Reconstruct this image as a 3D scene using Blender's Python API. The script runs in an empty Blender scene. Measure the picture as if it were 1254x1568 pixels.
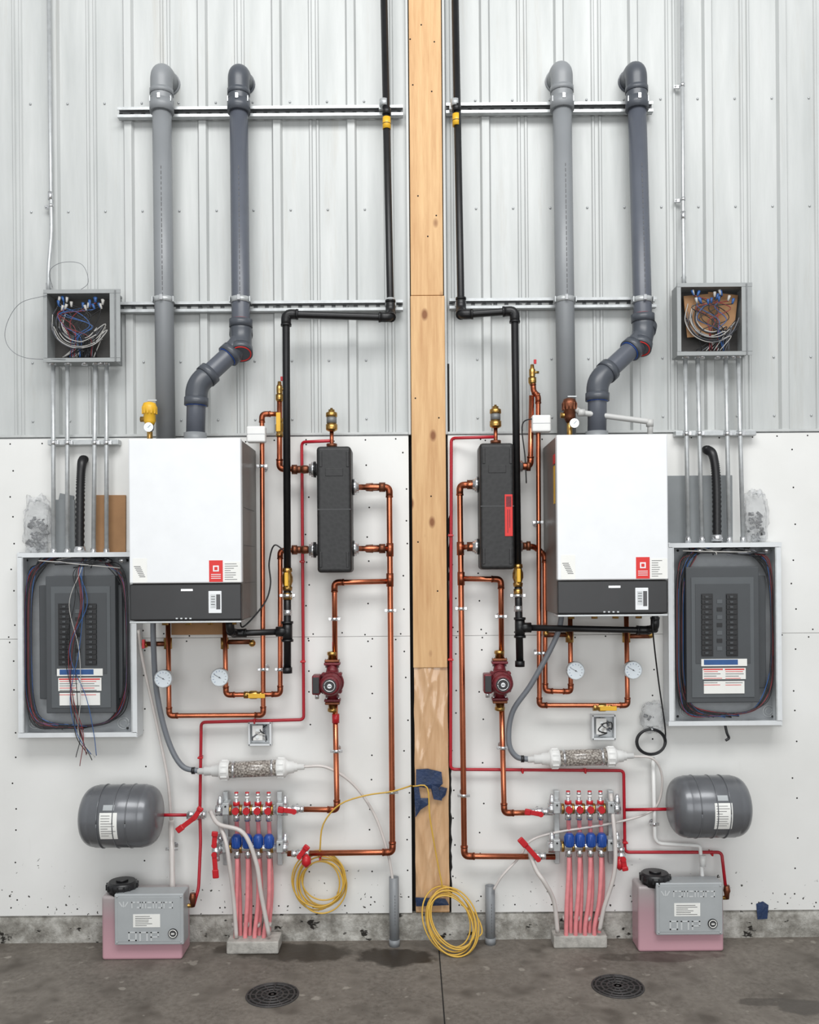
import bpy,bmesh,math,random
from mathutils import Vector as V, Matrix, noise
random.seed(7)
# ---- survey frame: wall plane measured at 3 mm per unit, camera 4.2 m from wall
D=4.2;F=1400.0;H=1.71;A=0.0079;CX=627.0;CY=870.0
cA,sA=math.cos(A),math.sin(A)
def W(u,v,d=0.0):
    dx=u-CX;dy=CY-v;k=(D-d)/F
    return V(((dx*cA+dy*sA)*k,-d,H+(-dx*sA+dy*cA)*k))
def G(u,v):
    dx=u-CX;dy=CY-v
    z=-dx*sA+dy*cA;k=H/(-z)
    return V(((dx*cA+dy*sA)*k,-(D-k*F),0))
def S(n,d=0.0): return n*(D-d)/F
def lin(c):
    o=[]
    for x in c:
        x=x/255.0
        o.append(x/12.92 if x<=.04045 else ((x+.055)/1.055)**2.4)
    return (o[0],o[1],o[2],1)
# ---------------- materials
class N:
    def __init__(s,name):
        s.m=bpy.data.materials.new(name);s.m.use_nodes=True
        s.nt=s.m.node_tree;s.b=s.nt.nodes['Principled BSDF']
    def n(s,t,**k):
        x=s.nt.nodes.new(t)
        for a,b in k.items():
            if a in x.inputs: x.inputs[a].default_value=b
            else: setattr(x,a,b)
        return x
    def l(s,a,b): s.nt.links.new(a,b)
    def co(s,stretch=(1,1,1)):
        t=s.n('ShaderNodeTexCoord');m=s.n('ShaderNodeMapping')
        m.inputs['Scale'].default_value=stretch
        s.l(t.outputs['Object'],m.inputs['Vector']);return m.outputs['Vector']
    def noise(s,vec,scale,detail=4,rough=.55):
        x=s.n('ShaderNodeTexNoise');x.inputs['Scale'].default_value=scale
        x.inputs['Detail'].default_value=detail;x.inputs['Roughness'].default_value=rough
        s.l(vec,x.inputs['Vector']);return x.outputs['Fac']
    def ramp(s,fac,stops):
        r=s.n('ShaderNodeValToRGB');e=r.color_ramp.elements
        while len(e)<len(stops): e.new(.5)
        for i,(p,c) in enumerate(stops):
            e[i].position=p;e[i].color=c
        s.l(fac,r.inputs['Fac']);return r.outputs['Color']
    def mix(s,f,a,b,mode='MIX'):
        x=s.n('ShaderNodeMix');x.data_type='RGBA';x.blend_type=mode
        for i,val in ((0,f),(6,a),(7,b)):
            if isinstance(val,(int,float,tuple)): x.inputs[i].default_value=val
            else: s.l(val,x.inputs[i])
        return x.outputs[2]
    def bump(s,h,st,dist=.01):
        x=s.n('ShaderNodeBump');x.inputs['Strength'].default_value=st;x.inputs['Distance'].default_value=dist
        s.l(h,x.inputs['Height']);s.l(x.outputs['Normal'],s.b.inputs['Normal'])
def mk(name,col,rough=.5,metal=0,var=.08,scale=12,bump=0,stretch=(1,1,1),coat=0,alpha=1,bs=None,dist=.005):
    m=N(name);c=lin(col);vec=m.co(stretch)
    f=m.noise(vec,scale)
    lo=tuple(x*(1-var) for x in c[:3])+(1,);hi=tuple(min(1,x*(1+var)) for x in c[:3])+(1,)
    m.l(m.ramp(f,[(.3,lo),(.7,hi)]),m.b.inputs['Base Color'])
    m.b.inputs['Roughness'].default_value=rough;m.b.inputs['Metallic'].default_value=metal
    m.b.inputs['Coat Weight'].default_value=coat
    if alpha<1: m.b.inputs['Alpha'].default_value=alpha
    if bump: m.bump(m.noise(vec,bs or scale*4),bump,dist)
    return m.m
M={}
M['white']=mk('white_enamel',(224,226,228),.35,var=.02)
M['bsidel']=mk('boiler_side_sheet',(104,101,97),.4,.3,var=.05)
M['black']=mk('black_plastic',(28,28,30),.35,var=.15)
M['iron']=mk('black_iron',(22,22,24),.38,.2,var=.3,scale=30)
M['copper']=mk('copper',(190,112,82),.27,1,var=.25,scale=14,stretch=(1,1,.5))
M['copfit']=mk('copper_fitting',(150,84,60),.36,1,var=.3,scale=30)
M['bronze']=mk('aged_bronze',(118,72,52),.42,.85,var=.3,scale=40)
M['brass']=mk('brass',(184,146,84),.32,1,var=.2,scale=25)
M['pvc']=mk('grey_pvc',(128,131,134),.42,var=.05,scale=6)
M['pvcd']=mk('dark_grey_cpvc',(84,88,97),.36,var=.08,scale=8)
M['pvce']=mk('cpvc_fitting',(72,76,83),.36,var=.08,scale=8)
M['galv']=mk('galvanised_steel',(184,187,188),.38,.4,var=.12,scale=35)
M['galvd']=mk('galvanised_shadow_grey',(120,122,123),.5,.3,var=.15,scale=35)
M['chrome']=mk('bright_steel',(215,216,218),.22,.85,var=.05)
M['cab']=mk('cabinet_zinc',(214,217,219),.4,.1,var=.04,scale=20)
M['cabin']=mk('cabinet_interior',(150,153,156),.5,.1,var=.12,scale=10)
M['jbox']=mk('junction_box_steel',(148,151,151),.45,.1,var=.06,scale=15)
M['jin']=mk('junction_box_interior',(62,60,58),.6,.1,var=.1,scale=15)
M['pgrey']=mk('panel_grey_paint',(68,71,74),.5,.0,var=.04)
M['pgrey2']=mk('panel_grey_light',(84,88,91),.5,.0,var=.04)
M['red']=mk('red_pex',(168,18,36),.35,var=.1)
M['redh']=mk('red_handle',(184,26,36),.35,var=.08)
M['pump']=mk('pump_red_cast',(104,24,34),.42,.15,var=.2,scale=40,bump=.3)
M['blue']=mk('blue_cap',(30,72,150),.35,var=.1)
M['pink']=mk('pink_glycol_hose',(222,136,140),.3,var=.12,scale=25,coat=.3)
M['hosew']=mk('milky_hose',(200,194,190),.3,var=.08,coat=.2)
M['armpvc']=mk('weathered_pvc',(186,186,184),.4,var=.05)
M['wpvc']=mk('white_pvc',(224,224,222),.35,var=.03)
M['tank']=mk('tank_grey',(104,106,110),.3,.25,var=.06,coat=.2)
M['yellow']=mk('yellow_plastic',(222,172,40),.4,var=.08)
M['ycab']=mk('yellow_cable',(204,164,66),.4,var=.1)
M['paper']=mk('label_paper',(230,230,226),.6,var=.03)
M['ink']=mk('label_ink',(84,84,86),.6,var=.1)
M['lred']=mk('label_red',(210,42,38),.5,var=.05)
M['cover']=mk('feeder_grey_cover',(168,172,174),.4,.1,var=.04)
M['cover2']=mk('feeder_embossed_letters',(200,203,204),.35,.1,var=.04)
M['card']=mk('cardboard',(158,120,84),.8,var=.1)
M['gcard']=mk('grey_board',(132,136,138),.7,var=.06)
M['wblk']=mk('wire_black',(24,24,27),.4,var=.2)
M['wred']=mk('wire_red',(120,34,40),.4,var=.2)
M['wblu']=mk('wire_blue',(44,84,140),.4,var=.2)
M['wwht']=mk('wire_white',(176,174,170),.4,var=.1)
M['wgrn']=mk('wire_grey',(96,98,104),.4,var=.1)
M['concb']=mk('concrete_block',(170,167,161),.85,var=.25,scale=25,bump=.5)
M['tape']=mk('blue_tape',(26,46,80),.5,var=.3,scale=20,bump=.5)
M['dark']=mk('dark_gap',(22,20,18),.9,var=.3)
M['bag']=mk('clear_bag',(222,224,226),.1,var=.05,alpha=.26,bump=1,scale=14,dist=.012)
M['flex']=mk('black_flex_conduit',(30,30,32),.4,var=.15)
M['drain']=mk('cast_drain',(70,68,68),.5,.4,var=.2,scale=30,bump=.3)
M['ghose']=mk('grey_hose',(112,116,122),.4,var=.05)
def special():
    m=N('black_foam_shell');v=m.co((1,1,1))
    vo=m.n('ShaderNodeTexVoronoi');vo.inputs['Scale'].default_value=55;m.l(v,vo.inputs['Vector'])
    m.l(m.ramp(vo.outputs['Distance'],[(0,lin((22,22,23))),(.8,lin((33,33,34)))]),m.b.inputs['Base Color'])
    m.b.inputs['Roughness'].default_value=.5;m.bump(vo.outputs['Distance'],.22,.003);M['foam']=m.m
    m=N('marble_media');v=m.co()
    vo=m.n('ShaderNodeTexVoronoi');vo.inputs['Scale'].default_value=110;m.l(v,vo.inputs['Vector'])
    m.l(m.ramp(vo.outputs['Distance'],[(0,lin((206,199,190))),(.75,lin((104,96,90)))]),m.b.inputs['Base Color'])
    m.b.inputs['Roughness'].default_value=.2;m.b.inputs['Coat Weight'].default_value=.6;M['marble']=m.m
    m=N('white_painted_plywood');v=m.co()
    n1=m.noise(v,1.6,5);c=m.ramp(n1,[(.3,lin((216,216,213))),(.7,lin((228,228,226)))])
    vs=m.co((6,6,1));n2=m.noise(vs,3,6,.7);c=m.mix(m.ramp(n2,[(.62,(0,0,0,1)),(.8,(.2,.2,.2,1))]),c,lin((186,182,175)))
    sp=m.noise(v,48,2,.5)
    tc=m.n('ShaderNodeTexCoord');sx=m.n('ShaderNodeSeparateXYZ');m.l(tc.outputs['Object'],sx.inputs[0])
    big=m.noise(m.co((1,1,1.4)),3.2,3,.5)
    zz=m.n('ShaderNodeMath');zz.operation='MULTIPLY_ADD';m.l(big,zz.inputs[0]);zz.inputs[1].default_value=-.52;m.l(sx.outputs['Z'],zz.inputs[2])
    lo=m.ramp(zz.outputs[0],[(.0,(1,1,1,1)),(.05,(0,0,0,1))])
    mu=m.mix(1.0,m.ramp(sp,[(.67,(0,0,0,1)),(.69,(1,1,1,1))]),lo,'MULTIPLY')
    c=m.mix(mu,c,lin((66,64,60)))
    m.l(c,m.b.inputs['Base Color']);m.b.inputs['Roughness'].default_value=.55;m.bump(n2,.12,.004);M['ply']=m.m
    m=N('painted_metal_cladding');vs=m.co((5,5,.5));n=m.noise(vs,2,6,.65);c=m.ramp(n,[(.3,lin((174,177,176))),(.72,lin((195,197,196)))])
    n2=m.noise(m.co((9,9,.7)),1.2,8,.75);c=m.mix(m.ramp(n2,[(.56,(0,0,0,1)),(.75,(.5,.5,.5,1))]),c,lin((168,164,155)))
    m.l(c,m.b.inputs['Base Color']);m.b.inputs['Roughness'].default_value=.5;m.b.inputs['Metallic'].default_value=.05;M['clad']=m.m
    m=N('rough_concrete_curb');v=m.co();n=m.noise(v,9,8,.7);c=m.ramp(n,[(.3,lin((98,94,88))),(.46,lin((144,141,134))),(.62,lin((190,188,182)))])
    n2=m.noise(m.co((1,1,1.6)),12,4,.6);c=m.mix(m.ramp(n2,[(.61,(0,0,0,1)),(.65,(1,1,1,1))]),c,lin((40,37,33)))
    m.l(c,m.b.inputs['Base Color']);m.b.inputs['Roughness'].default_value=.9;m.bump(n,.9,.02);M['curb']=m.m
    m=N('concrete_floor');v=m.co();n=m.noise(v,2.2,9,.68);c=m.ramp(n,[(.3,lin((80,74,67))),(.5,lin((110,103,95))),(.72,lin((134,127,118)))])
    n3=m.noise(v,40,6,.7);c=m.mix(.35,c,m.ramp(n3,[(.35,lin((74,68,62))),(.65,lin((142,136,128)))]))
    n2=m.noise(v,5,6,.7);c=m.mix(m.ramp(n2,[(.53,(0,0,0,1)),(.66,(.75,.75,.75,1))]),c,lin((70,63,56)))
    n5=m.noise(v,12,3,.5);c=m.mix(m.ramp(n5,[(.66,(0,0,0,1)),(.71,(.5,.5,.5,1))]),c,lin((168,162,152)))
    tc=m.n('ShaderNodeTexCoord')
    nz=m.n('ShaderNodeTexNoise');nz.inputs['Scale'].default_value=7;nz.inputs['Detail'].default_value=5;m.l(tc.outputs['Object'],nz.inputs['Vector'])
    tot=None
    for (g,rx,ry,st) in [(G(455,1458),.30,.11,.85),(G(607,1465),.19,.10,.95),(G(385,1452),.18,.08,.7),(G(1238,1542),.16,.06,.75),(G(1175,1535),.12,.04,.6),(G(1000,1466),.34,.05,.5)]:
        mp=m.n('ShaderNodeMapping');mp.vector_type='POINT'
        mp.inputs['Location'].default_value=(-g.x/rx,-g.y/ry,0);mp.inputs['Scale'].default_value=(1/rx,1/ry,0)
        m.l(tc.outputs['Object'],mp.inputs['Vector'])
        ln=m.n('ShaderNodeVectorMath');ln.operation='LENGTH';m.l(mp.outputs[0],ln.inputs[0])
        ad=m.n('ShaderNodeMath');ad.operation='MULTIPLY_ADD';m.l(nz.outputs['Fac'],ad.inputs[0]);ad.inputs[1].default_value=1.6;m.l(ln.outputs['Value'],ad.inputs[2])
        r2=m.n('ShaderNodeMapRange');m.l(ad.outputs[0],r2.inputs[0]);r2.inputs[1].default_value=1.55;r2.inputs[2].default_value=1.75;r2.inputs[3].default_value=st;r2.inputs[4].default_value=0
        if tot is None: tot=r2.outputs[0]
        else:
            mx=m.n('ShaderNodeMath');mx.operation='MAXIMUM';m.l(tot,mx.inputs[0]);m.l(r2.outputs[0],mx.inputs[1]);tot=mx.outputs[0]
    c=m.mix(tot,c,lin((48,40,32)))
    m.l(c,m.b.inputs['Base Color'])
    rr=m.n('ShaderNodeMapRange');m.l(tot,rr.inputs[0]);rr.inputs[3].default_value=.72;rr.inputs[4].default_value=.3;m.l(rr.outputs[0],m.b.inputs['Roughness'])
    m.bump(n3,.15,.004);M['floor']=m.m
    def wood(name,a,b,gl):
        m=N(name);v=m.co((14,14,.9));n=m.noise(v,3,8,.65)
        c=m.ramp(n,[(.3,lin(a)),(.68,lin(b))])
        if gl<0:
            vo=m.n('ShaderNodeTexVoronoi');vo.inputs['Scale'].default_value=1;m.l(m.co((9,3,5)),vo.inputs['Vector'])
            c=m.mix(m.ramp(vo.outputs['Distance'],[(.09,(1,1,1,1)),(.17,(0,0,0,1))]),c,lin((130,82,46)))
            m.b.inputs['Roughness'].default_value=.65;m.bump(n,.15,.003)
        else:
            m.b.inputs['Roughness'].default_value=.2;m.b.inputs['Coat Weight'].default_value=.35
        m.l(c,m.b.inputs['Base Color']);return m.m
    M['wood']=wood('pine_lumber',(188,144,98),(216,178,130),-1)
    M['wrap']=wood('poly_over_pine',(188,148,108),(212,176,138),1)
    m=N('translucent_pink_tank');tc=m.n('ShaderNodeTexCoord');sx=m.n('ShaderNodeSeparateXYZ');m.l(tc.outputs['Generated'],sx.inputs[0])
    c=m.ramp(sx.outputs['Z'],[(.0,lin((196,152,162))),(.5,lin((170,138,145))),(.75,lin((160,148,149))),(.95,lin((170,167,165)))])
    m.l(c,m.b.inputs['Base Color']);m.b.inputs['Roughness'].default_value=.3;M['ptank']=m.m
    m=N('dial_face');m.b.inputs['Base Color'].default_value=lin((222,230,236));m.b.inputs['Roughness'].default_value=.25;M['dial']=m.m
special()
# ---------------- mesh builder
def rpath(pts,br,seg=6):
    out=[pts[0]]
    for i in range(1,len(pts)-1):
        p=pts[i];a=pts[i-1]-p;b=pts[i+1]-p;t=min(br,a.length*.49,b.length*.49)
        s=p+a.normalized()*t;e=p+b.normalized()*t
        for j in range(seg+1):
            k=j/seg;out.append(s*(1-k)**2+p*2*k*(1-k)+e*k*k)
    out.append(pts[-1]);return out
def cr(pts,seg=7):
    P=[pts[0]*2-pts[1]]+list(pts)+[pts[-1]*2-pts[-2]];o=[]
    for i in range(1,len(P)-2):
        a,b,c,d=P[i-1:i+3]
        for j in range(seg):
            t=j/seg;o.append(.5*((2*b)+(c-a)*t+(2*a-5*b+4*c-d)*t*t+(3*b-a-3*c+d)*t**3))
    o.append(P[-2]);return o
FREE=('vent_pipe','floor','wooden_post','plastic_sheeting','trim_1','trim_2','blue_tape','foam_gap_seal','floor_control_joint')
class B:
    def __init__(s,name): s.name=name;s.v=[];s.f=[];s.mi=[];s.sm=[];s.mats=[]
    def m(s,k):
        if k not in s.mats: s.mats.append(k)
        return s.mats.index(k)
    def add(s,vs,fs,mat,smooth):
        o=len(s.v);s.v+=[V(x) for x in vs];i=s.m(mat)
        for q,f in enumerate(fs):
            s.f.append([o+x for x in f]);s.mi.append(i);s.sm.append(smooth[q] if isinstance(smooth,list) else smooth)
    def box(s,c,size,mat,bev=0,rot=None,seg=2):
        bm=bmesh.new();bmesh.ops.create_cube(bm,size=1)
        for v in bm.verts: v.co=V((v.co.x*size[0],v.co.y*size[1],v.co.z*size[2]))
        if bev: bmesh.ops.bevel(bm,geom=bm.edges[:],offset=min(bev,min(size)*.45),segments=seg,affect='EDGES',profile=.5)
        bm.verts.index_update();vs=[v.co.copy() for v in bm.verts]
        if rot is not None: vs=[rot@v for v in vs]
        s.add([V(c)+v for v in vs],[[v.index for v in f.verts] for f in bm.faces],mat,False);bm.free()
    def pb(s,u0,v0,u1,v1,d0,d1,mat,bev=0,seg=2,rz=0):
        c=W((u0+u1)/2,(v0+v1)/2,d1);w=S(u1-u0,d1);h=S(v1-v0,d1)
        s.box((c.x,-(d0+d1)/2,c.z),(abs(w),abs(d1-d0),abs(h)),mat,bev,Matrix.Rotation(rz,3,'Y') if rz else None,seg)
    def sweep(s,path,r,mat,n=12,caps=True,rf=None):
        P=[path[0]]
        for p in path[1:]:
            if (p-P[-1]).length>1e-5: P.append(p)
        if len(P)<2: return
        T=[]
        for i in range(len(P)):
            t=(P[min(i+1,len(P)-1)]-P[max(i-1,0)]);T.append(t.normalized())
        up=V((0,0,1)) if abs(T[0].z)<.9 else V((1,0,0))
        nn=T[0].cross(up).normalized();vs=[]
        for i,p in enumerate(P):
            nn=(nn-T[i]*nn.dot(T[i])).normalized();bb=T[i].cross(nn)
            rr=r if rf is None else rf(i)
            for j in range(n):
                a=2*math.pi*j/n;vs.append(p+(nn*math.cos(a)+bb*math.sin(a))*rr)
        fs=[];sm=[]
        for i in range(len(P)-1):
            for j in range(n):
                k=(j+1)%n;fs.append([i*n+j,i*n+k,(i+1)*n+k,(i+1)*n+j]);sm.append(True)
        if caps:
            fs.append(list(range(n))[::-1]);sm.append(False);fs.append([(len(P)-1)*n+j for j in range(n)]);sm.append(False)
        s.add(vs,fs,mat,sm)
    def cyl(s,a,b,r,mat,n=16): s.sweep([V(a),V(b)],r,mat,n)
    def lathe(s,a,b,prof,mat,n=24):
        a=V(a);b=V(b);ax=(b-a);t=ax.normalized();up=V((0,0,1)) if abs(t.z)<.9 else V((1,0,0))
        n1=t.cross(up).normalized();n2=t.cross(n1);vs=[];fs=[];sm=[]
        for (q,r) in prof:
            for j in range(n):
                w=2*math.pi*j/n;vs.append(a+ax*q+(n1*math.cos(w)+n2*math.sin(w))*max(r,1e-4))
        for i in range(len(prof)-1):
            for j in range(n):
                k=(j+1)%n;fs.append([i*n+j,i*n+k,(i+1)*n+k,(i+1)*n+j]);sm.append(True)
        fs.append(list(range(n)));sm.append(False);fs.append([(len(prof)-1)*n+j for j in range(n)]);sm.append(False)
        s.add(vs,fs,mat,sm)
    def ball(s,c,r,mat,n=14):
        if isinstance(r,(int,float)): r=(r,r,r)
        vs=[];fs=[];h=n//2
        for i in range(h+1):
            p=math.pi*i/h
            for j in range(n):
                a=2*math.pi*j/n;vs.append(V(c)+V((r[0]*math.sin(p)*math.cos(a),r[1]*math.sin(p)*math.sin(a),r[2]*math.cos(p))))
        for i in range(h):
            for j in range(n):
                k=(j+1)%n;fs.append([i*n+j,i*n+k,(i+1)*n+k,(i+1)*n+j])
        s.add(vs,fs,mat,True)
    def ring(s,c,ax,R,r,mat,n=24):
        t=V(ax).normalized();up=V((0,0,1)) if abs(t.z)<.9 else V((1,0,0))
        a=t.cross(up).normalized();b=t.cross(a)
        s.sweep([V(c)+(a*math.cos(2*math.pi*i/n)+b*math.sin(2*math.pi*i/n))*R for i in range(n+1)],r,mat,8)
    def pipe(s,pts,r,mat,br=None,n=14,fit=None,fr=1.2,ends=False):
        P=[W(*p) for p in pts];br=br or r*2.2
        s.sweep(rpath(P,br),r,mat,n)
        if fit:
            for i in range(1,len(P)-1):
                a=(P[i-1]-P[i]);b=(P[i+1]-P[i]);t=br+r*1.3
                q=[P[i]+a.normalized()*min(t,a.length),P[i],P[i+1]+V((0,0,0)) if b.length<t else P[i]+b.normalized()*t]
                s.sweep(rpath(q,br),r*fr,fit,n)
                for e,dr in ((q[0],a),(q[2],b)):
                    s.cyl(e-dr.normalized()*r*.45,e+dr.normalized()*r*.12,r*(fr+.1),fit,n)
    def hose(s,pts,r,mat,n=8,seg=7): s.sweep(cr([W(*p) for p in pts],seg),r,mat,n)
    def sleeve(s,u,v,d,r,h,mat,ax='z'):
        p=W(u,v,d);a={'z':V((0,0,1)),'x':V((1,0,0)),'y':V((0,1,0))}[ax]
        s.cyl(p-a*h/2,p+a*h/2,r,mat)
    def clamp(s,u,v,d,r,ax='z',mat='chrome'):
        p=W(u,v,d);s.sleeve(u,v,d,r*1.22,.014,mat,ax)
        s.cyl(V((p.x,-.001,p.z)),V((p.x,-d,p.z)),.004,mat,8)
        s.cyl(V((p.x,-.001,p.z)),V((p.x,-.004,p.z)),.014,mat,14)
        e=V((r*1.7,0,0)) if ax=='z' else V((0,0,r*1.7))
        for q in(-1,1): s.box(p+e*q,(.014 if ax=='z' else .013,.010,.013),mat,.002)
    def done(s,parent=None):
        if parent is None and s.name not in FREE:
            for v in s.v:
                if v.y>-.0012: v.y=-.0012
        me=bpy.data.meshes.new(s.name)
        lo=V((min(v.x for v in s.v),min(v.y for v in s.v),min(v.z for v in s.v)))
        hi=V((max(v.x for v in s.v),max(v.y for v in s.v),max(v.z for v in s.v)))
        c=(lo+hi)/2
        if parent is not None or s.name in('floor',): c=V((0,0,0))
        me.from_pydata([tuple(v-c) for v in s.v],[],s.f)
        for k in s.mats: me.materials.append(M[k])
        me.polygons.foreach_set('material_index',s.mi);me.polygons.foreach_set('use_smooth',s.sm)
        me.update()
        bm=bmesh.new();bm.from_mesh(me);bmesh.ops.recalc_face_normals(bm,faces=bm.faces[:]);bm.to_mesh(me);bm.free()
        o=bpy.data.objects.new(s.name,me);bpy.context.scene.collection.objects.link(o);o.location=c
        if parent is not None: o.parent=parent
        return o
# ================= ROOM
XL,XR,ZT=-4.0,4.0,6.0
zp=2.322
wb=bpy.data.objects.new('wall_back',None);bpy.context.scene.collection.objects.link(wb)
b=B('plywood_lining')
PC=0.090;PW=0.156
xl=PC-PW/2-.012;xr=PC+PW/2+.012
for a,c in((XL,xl),(xr,XR)):
    for z0,z1 in((.126,1.397),(1.3985,zp)):
        b.box(((a+c)/2,.006,(z0+z1)/2),(c-a,.012,z1-z0),'ply',.001)
b.done(wb)
b=B('wall_structure');b.box((0,.11,3.06),(8,.14,5.88),'dark');b.done(wb)
b=B('metal_cladding')
def prof(x0,x1,start,z0,z1):
    per=.171;Y0,Y1,Y2=.019,.0,.011
    pts=[(x0,Y0)];ev=[]
    k=math.floor((x0-start)/per)
    while True:
        xx=start+k*per
        if xx>x1: break
        if k%2==0: ev+=[(xx-.025,Y0),(xx-.016,Y1),(xx+.016,Y1),(xx+.025,Y0)]
        else: ev+=[(xx-.025,Y0),(xx-.020,Y2),(xx-.012,Y2),(xx-.007,Y0),(xx+.007,Y0),(xx+.012,Y2),(xx+.020,Y2),(xx+.025,Y0)]
        k+=1
    for e in ev:
        if e[0]>pts[-1][0] and e[0]<x1: pts.append(e)
    pts.append((x1,Y0))
    vs=[];fs=[]
    for p in pts: vs+=[(p[0],p[1],z0),(p[0],p[1],z1)]
    for i in range(len(pts)-1): fs.append([2*i,2*i+2,2*i+3,2*i+1])
    b.add(vs,fs,'clad',False)
prof(XL,xl,W(197,400).x,zp,ZT);prof(xr,XR,W(745,400).x,zp,ZT)
b.done(wb)
b=B('cladding_screws')
for v in(-40,152,318,550,640):
    for i in range(-22,22):
        x=W(197,400).x+i*.171+.06
        if xl-.03<x<xr+.03: continue
        z=W(600,v).z;b.ball((x,.016,z),(.0055,.004,.0055),'galv',8)
b.done(wb)
b=B('plywood_nails')
for i in range(60):
    for row in (2.30,1.412,1.385,.16):
        x=XL+i*.136+random.uniform(-.02,.02)
        if xl<x<xr: continue
        b.ball((x,0,row+random.uniform(-.006,.006)),(.004,.0015,.004),'dark',6)
for xx in (W(20,900).x,xl-.02,xr+.02,W(470,900).x,W(1000,900).x,W(1215,900).x,W(220,900).x,W(565,900).x,W(735,900).x):
    z=.2
    while z<2.3:
        b.ball((xx+random.uniform(-.012,.012),0,z),(.0042,.0015,.0042),'dark',6);z+=random.uniform(.09,.2)
b.done(wb)
b=B('concrete_curb')
nx,nz=260,8;vs=[];fs=[]
for i in range(nx+1):
    for j in range(nz+1):
        x=XL+(XR-XL)*i/nx;z=.122*j/nz
        y=.002+.010*noise.noise(V((x*9,z*14,1)))*.6+(.01 if j==nz else 0)
        zz=z+(.006*noise.noise(V((x*14,3,2))) if j==nz else 0)
        vs.append((x,y,zz))
for i in range(nx):
    for j in range(nz):
        a=i*(nz+1)+j;fs.append([a,a+nz+1,a+nz+2,a+1])
b.add(vs,fs,'curb',True)
b.box((0,.035,.0605),(8,.045,.119),'curb');b.done(wb)
b=B('trim_1')
for a,c in((XL,xl),(xr,XR)):
    b.box(((a+c)/2,.004,zp+.007),(c-a,.02,.012),'clad',.002)
    b.box(((a+c)/2,.0005,zp-.002),(c-a,.004,.003),'galvd')
b.done()
b=B('trim_2')
b.box((xl+.006,.003,(zp+ZT)/2),(.012,.03,ZT-zp),'clad',.002)
b.box((xr-.006,.003,(zp+ZT)/2),(.012,.03,ZT-zp),'clad',.002);b.done()
b=B('floor');b.box((0,-3.9,-.05),(8,8,.1),'floor')
b.done()
b=B('floor_control_joint');g0=G(672,1452)
b.box((g0.x,-1.6,.0006),(.005,3.1,.001),'dark');b.done()
# ================= POST
b=B('wooden_post')
z0=W(655,1022).z;zs=W(650,455).z
b.box((PC,.015,(zs+ZT)/2+.001),(PW-.008,.075,ZT-zs-.002),'wood',.003)
b.box((PC+.002,.013,(z0+zs)/2),(PW,.079,zs-z0-.002),'wood',.003)
b.box((PC+.004,.02,(z0+.13)/2),(PW-.002,.06,z0-.132),'wood',.003)
b.box((PC+.012,.03,1.4),(PW+.02,.04,2.5),'dark')
for (u,v) in ((645,38),(628,60),(665,64),(632,130),(661,140),(640,300),(668,330),(655,362),(636,610),(672,640),(660,760),(640,830),(670,905)):
    p=W(u,v,.0225);b.ball((p.x,-.0265 if v>455 else -.0225,p.z),(.004,.001,.004),'dark',8)
b.done()
b=B('plastic_sheeting')
nx,nz=24,130;vs=[];fs=[]
zb=.14
for i in range(nx+1):
    for j in range(nz+1):
        x=PC+.004+(i/nx-.5)*(PW-.002);z=zb+(z0-zb)*j/nz
        q=noise.noise(V((x*10+z*1.6,z*1.3,3)));q2=noise.noise(V((x*20-z*4,z*3,9)))
        y=-.014-.018*(1-abs(q)*2)**3*.6-.006*max(0,1-abs(q2)*5)
        vs.append((x+.004*noise.noise(V((x,z*9,1))),y,z))
for i in range(nx):
    for j in range(nz):
        a=i*(nz+1)+j;fs.append([a,a+nz+1,a+nz+2,a+1])
b.add(vs,fs,'wrap',True);b.done()
b=B('blue_tape')
def patch(us,d=.046):
    c=W(sum(p[0] for p in us)/len(us),sum(p[1] for p in us)/len(us),d+.002);P=[W(p[0],p[1],d+random.uniform(-.003,.003)) for p in us];n=len(P)
    b.add([c]+P,[[0,i+1,(i+1)%n+1] for i in range(n)],'tape',False)
patch([(637,1178),(655,1177),(676,1182),(678,1200),(672,1206),(677,1226),(664,1224),(660,1208),(650,1206),(637,1204)],.04)
patch([(634,1202),(641,1203),(643,1222),(658,1222),(656,1232),(644,1240),(636,1252)],.04)
patch([(673,1204),(685,1207),(682,1218),(674,1226)],.04)
patch([(636,1374),(682,1376),(688,1386),(637,1388)],.036)
patch([(1158,1384),(1168,1380),(1177,1386),(1175,1407),(1160,1408)],.004);b.done()
b=B('foam_gap_seal')
p=[]
for i in range(70):
    v=790+i*8.4;p.append(W(688+random.uniform(-1.2,1.6)+(i/70)*1.5,v,-.001))
b.sweep(p,.006,'dark',6);b.done()
# ================= STRUTS
def strut(u0,u1,v,d0=.004):
    b=B('strut_channel');a=W(u0,v,.03);c=W(u1,v,.03);L=c.x-a.x;z=(a.z+c.z)/2;xm=(a.x+c.x)/2;h=.047;dp=.032
    for q in(-1,1):
        b.box((xm,-(d0+dp/2),z+q*(h/2-.0015)),(L,dp,.003),'galv')
        b.box((xm,-(d0+dp-.001),z+q*(h/2-.0065)),(L,.003,.013),'galv')
        b.box((xm,-(d0+.0015),z+q*(h/2-.0085)),(L,.003,.017),'galvd')
    n=int(L/.051)
    for i in range(n+1):
        b.box((a.x+i*.051+.008,-(d0+.0015),z),(.018,.003,.02),'galvd')
    return b.done()
strut(180,617,171);strut(683,1000,165);strut(182,617,469);strut(688,1005,464)
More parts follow.
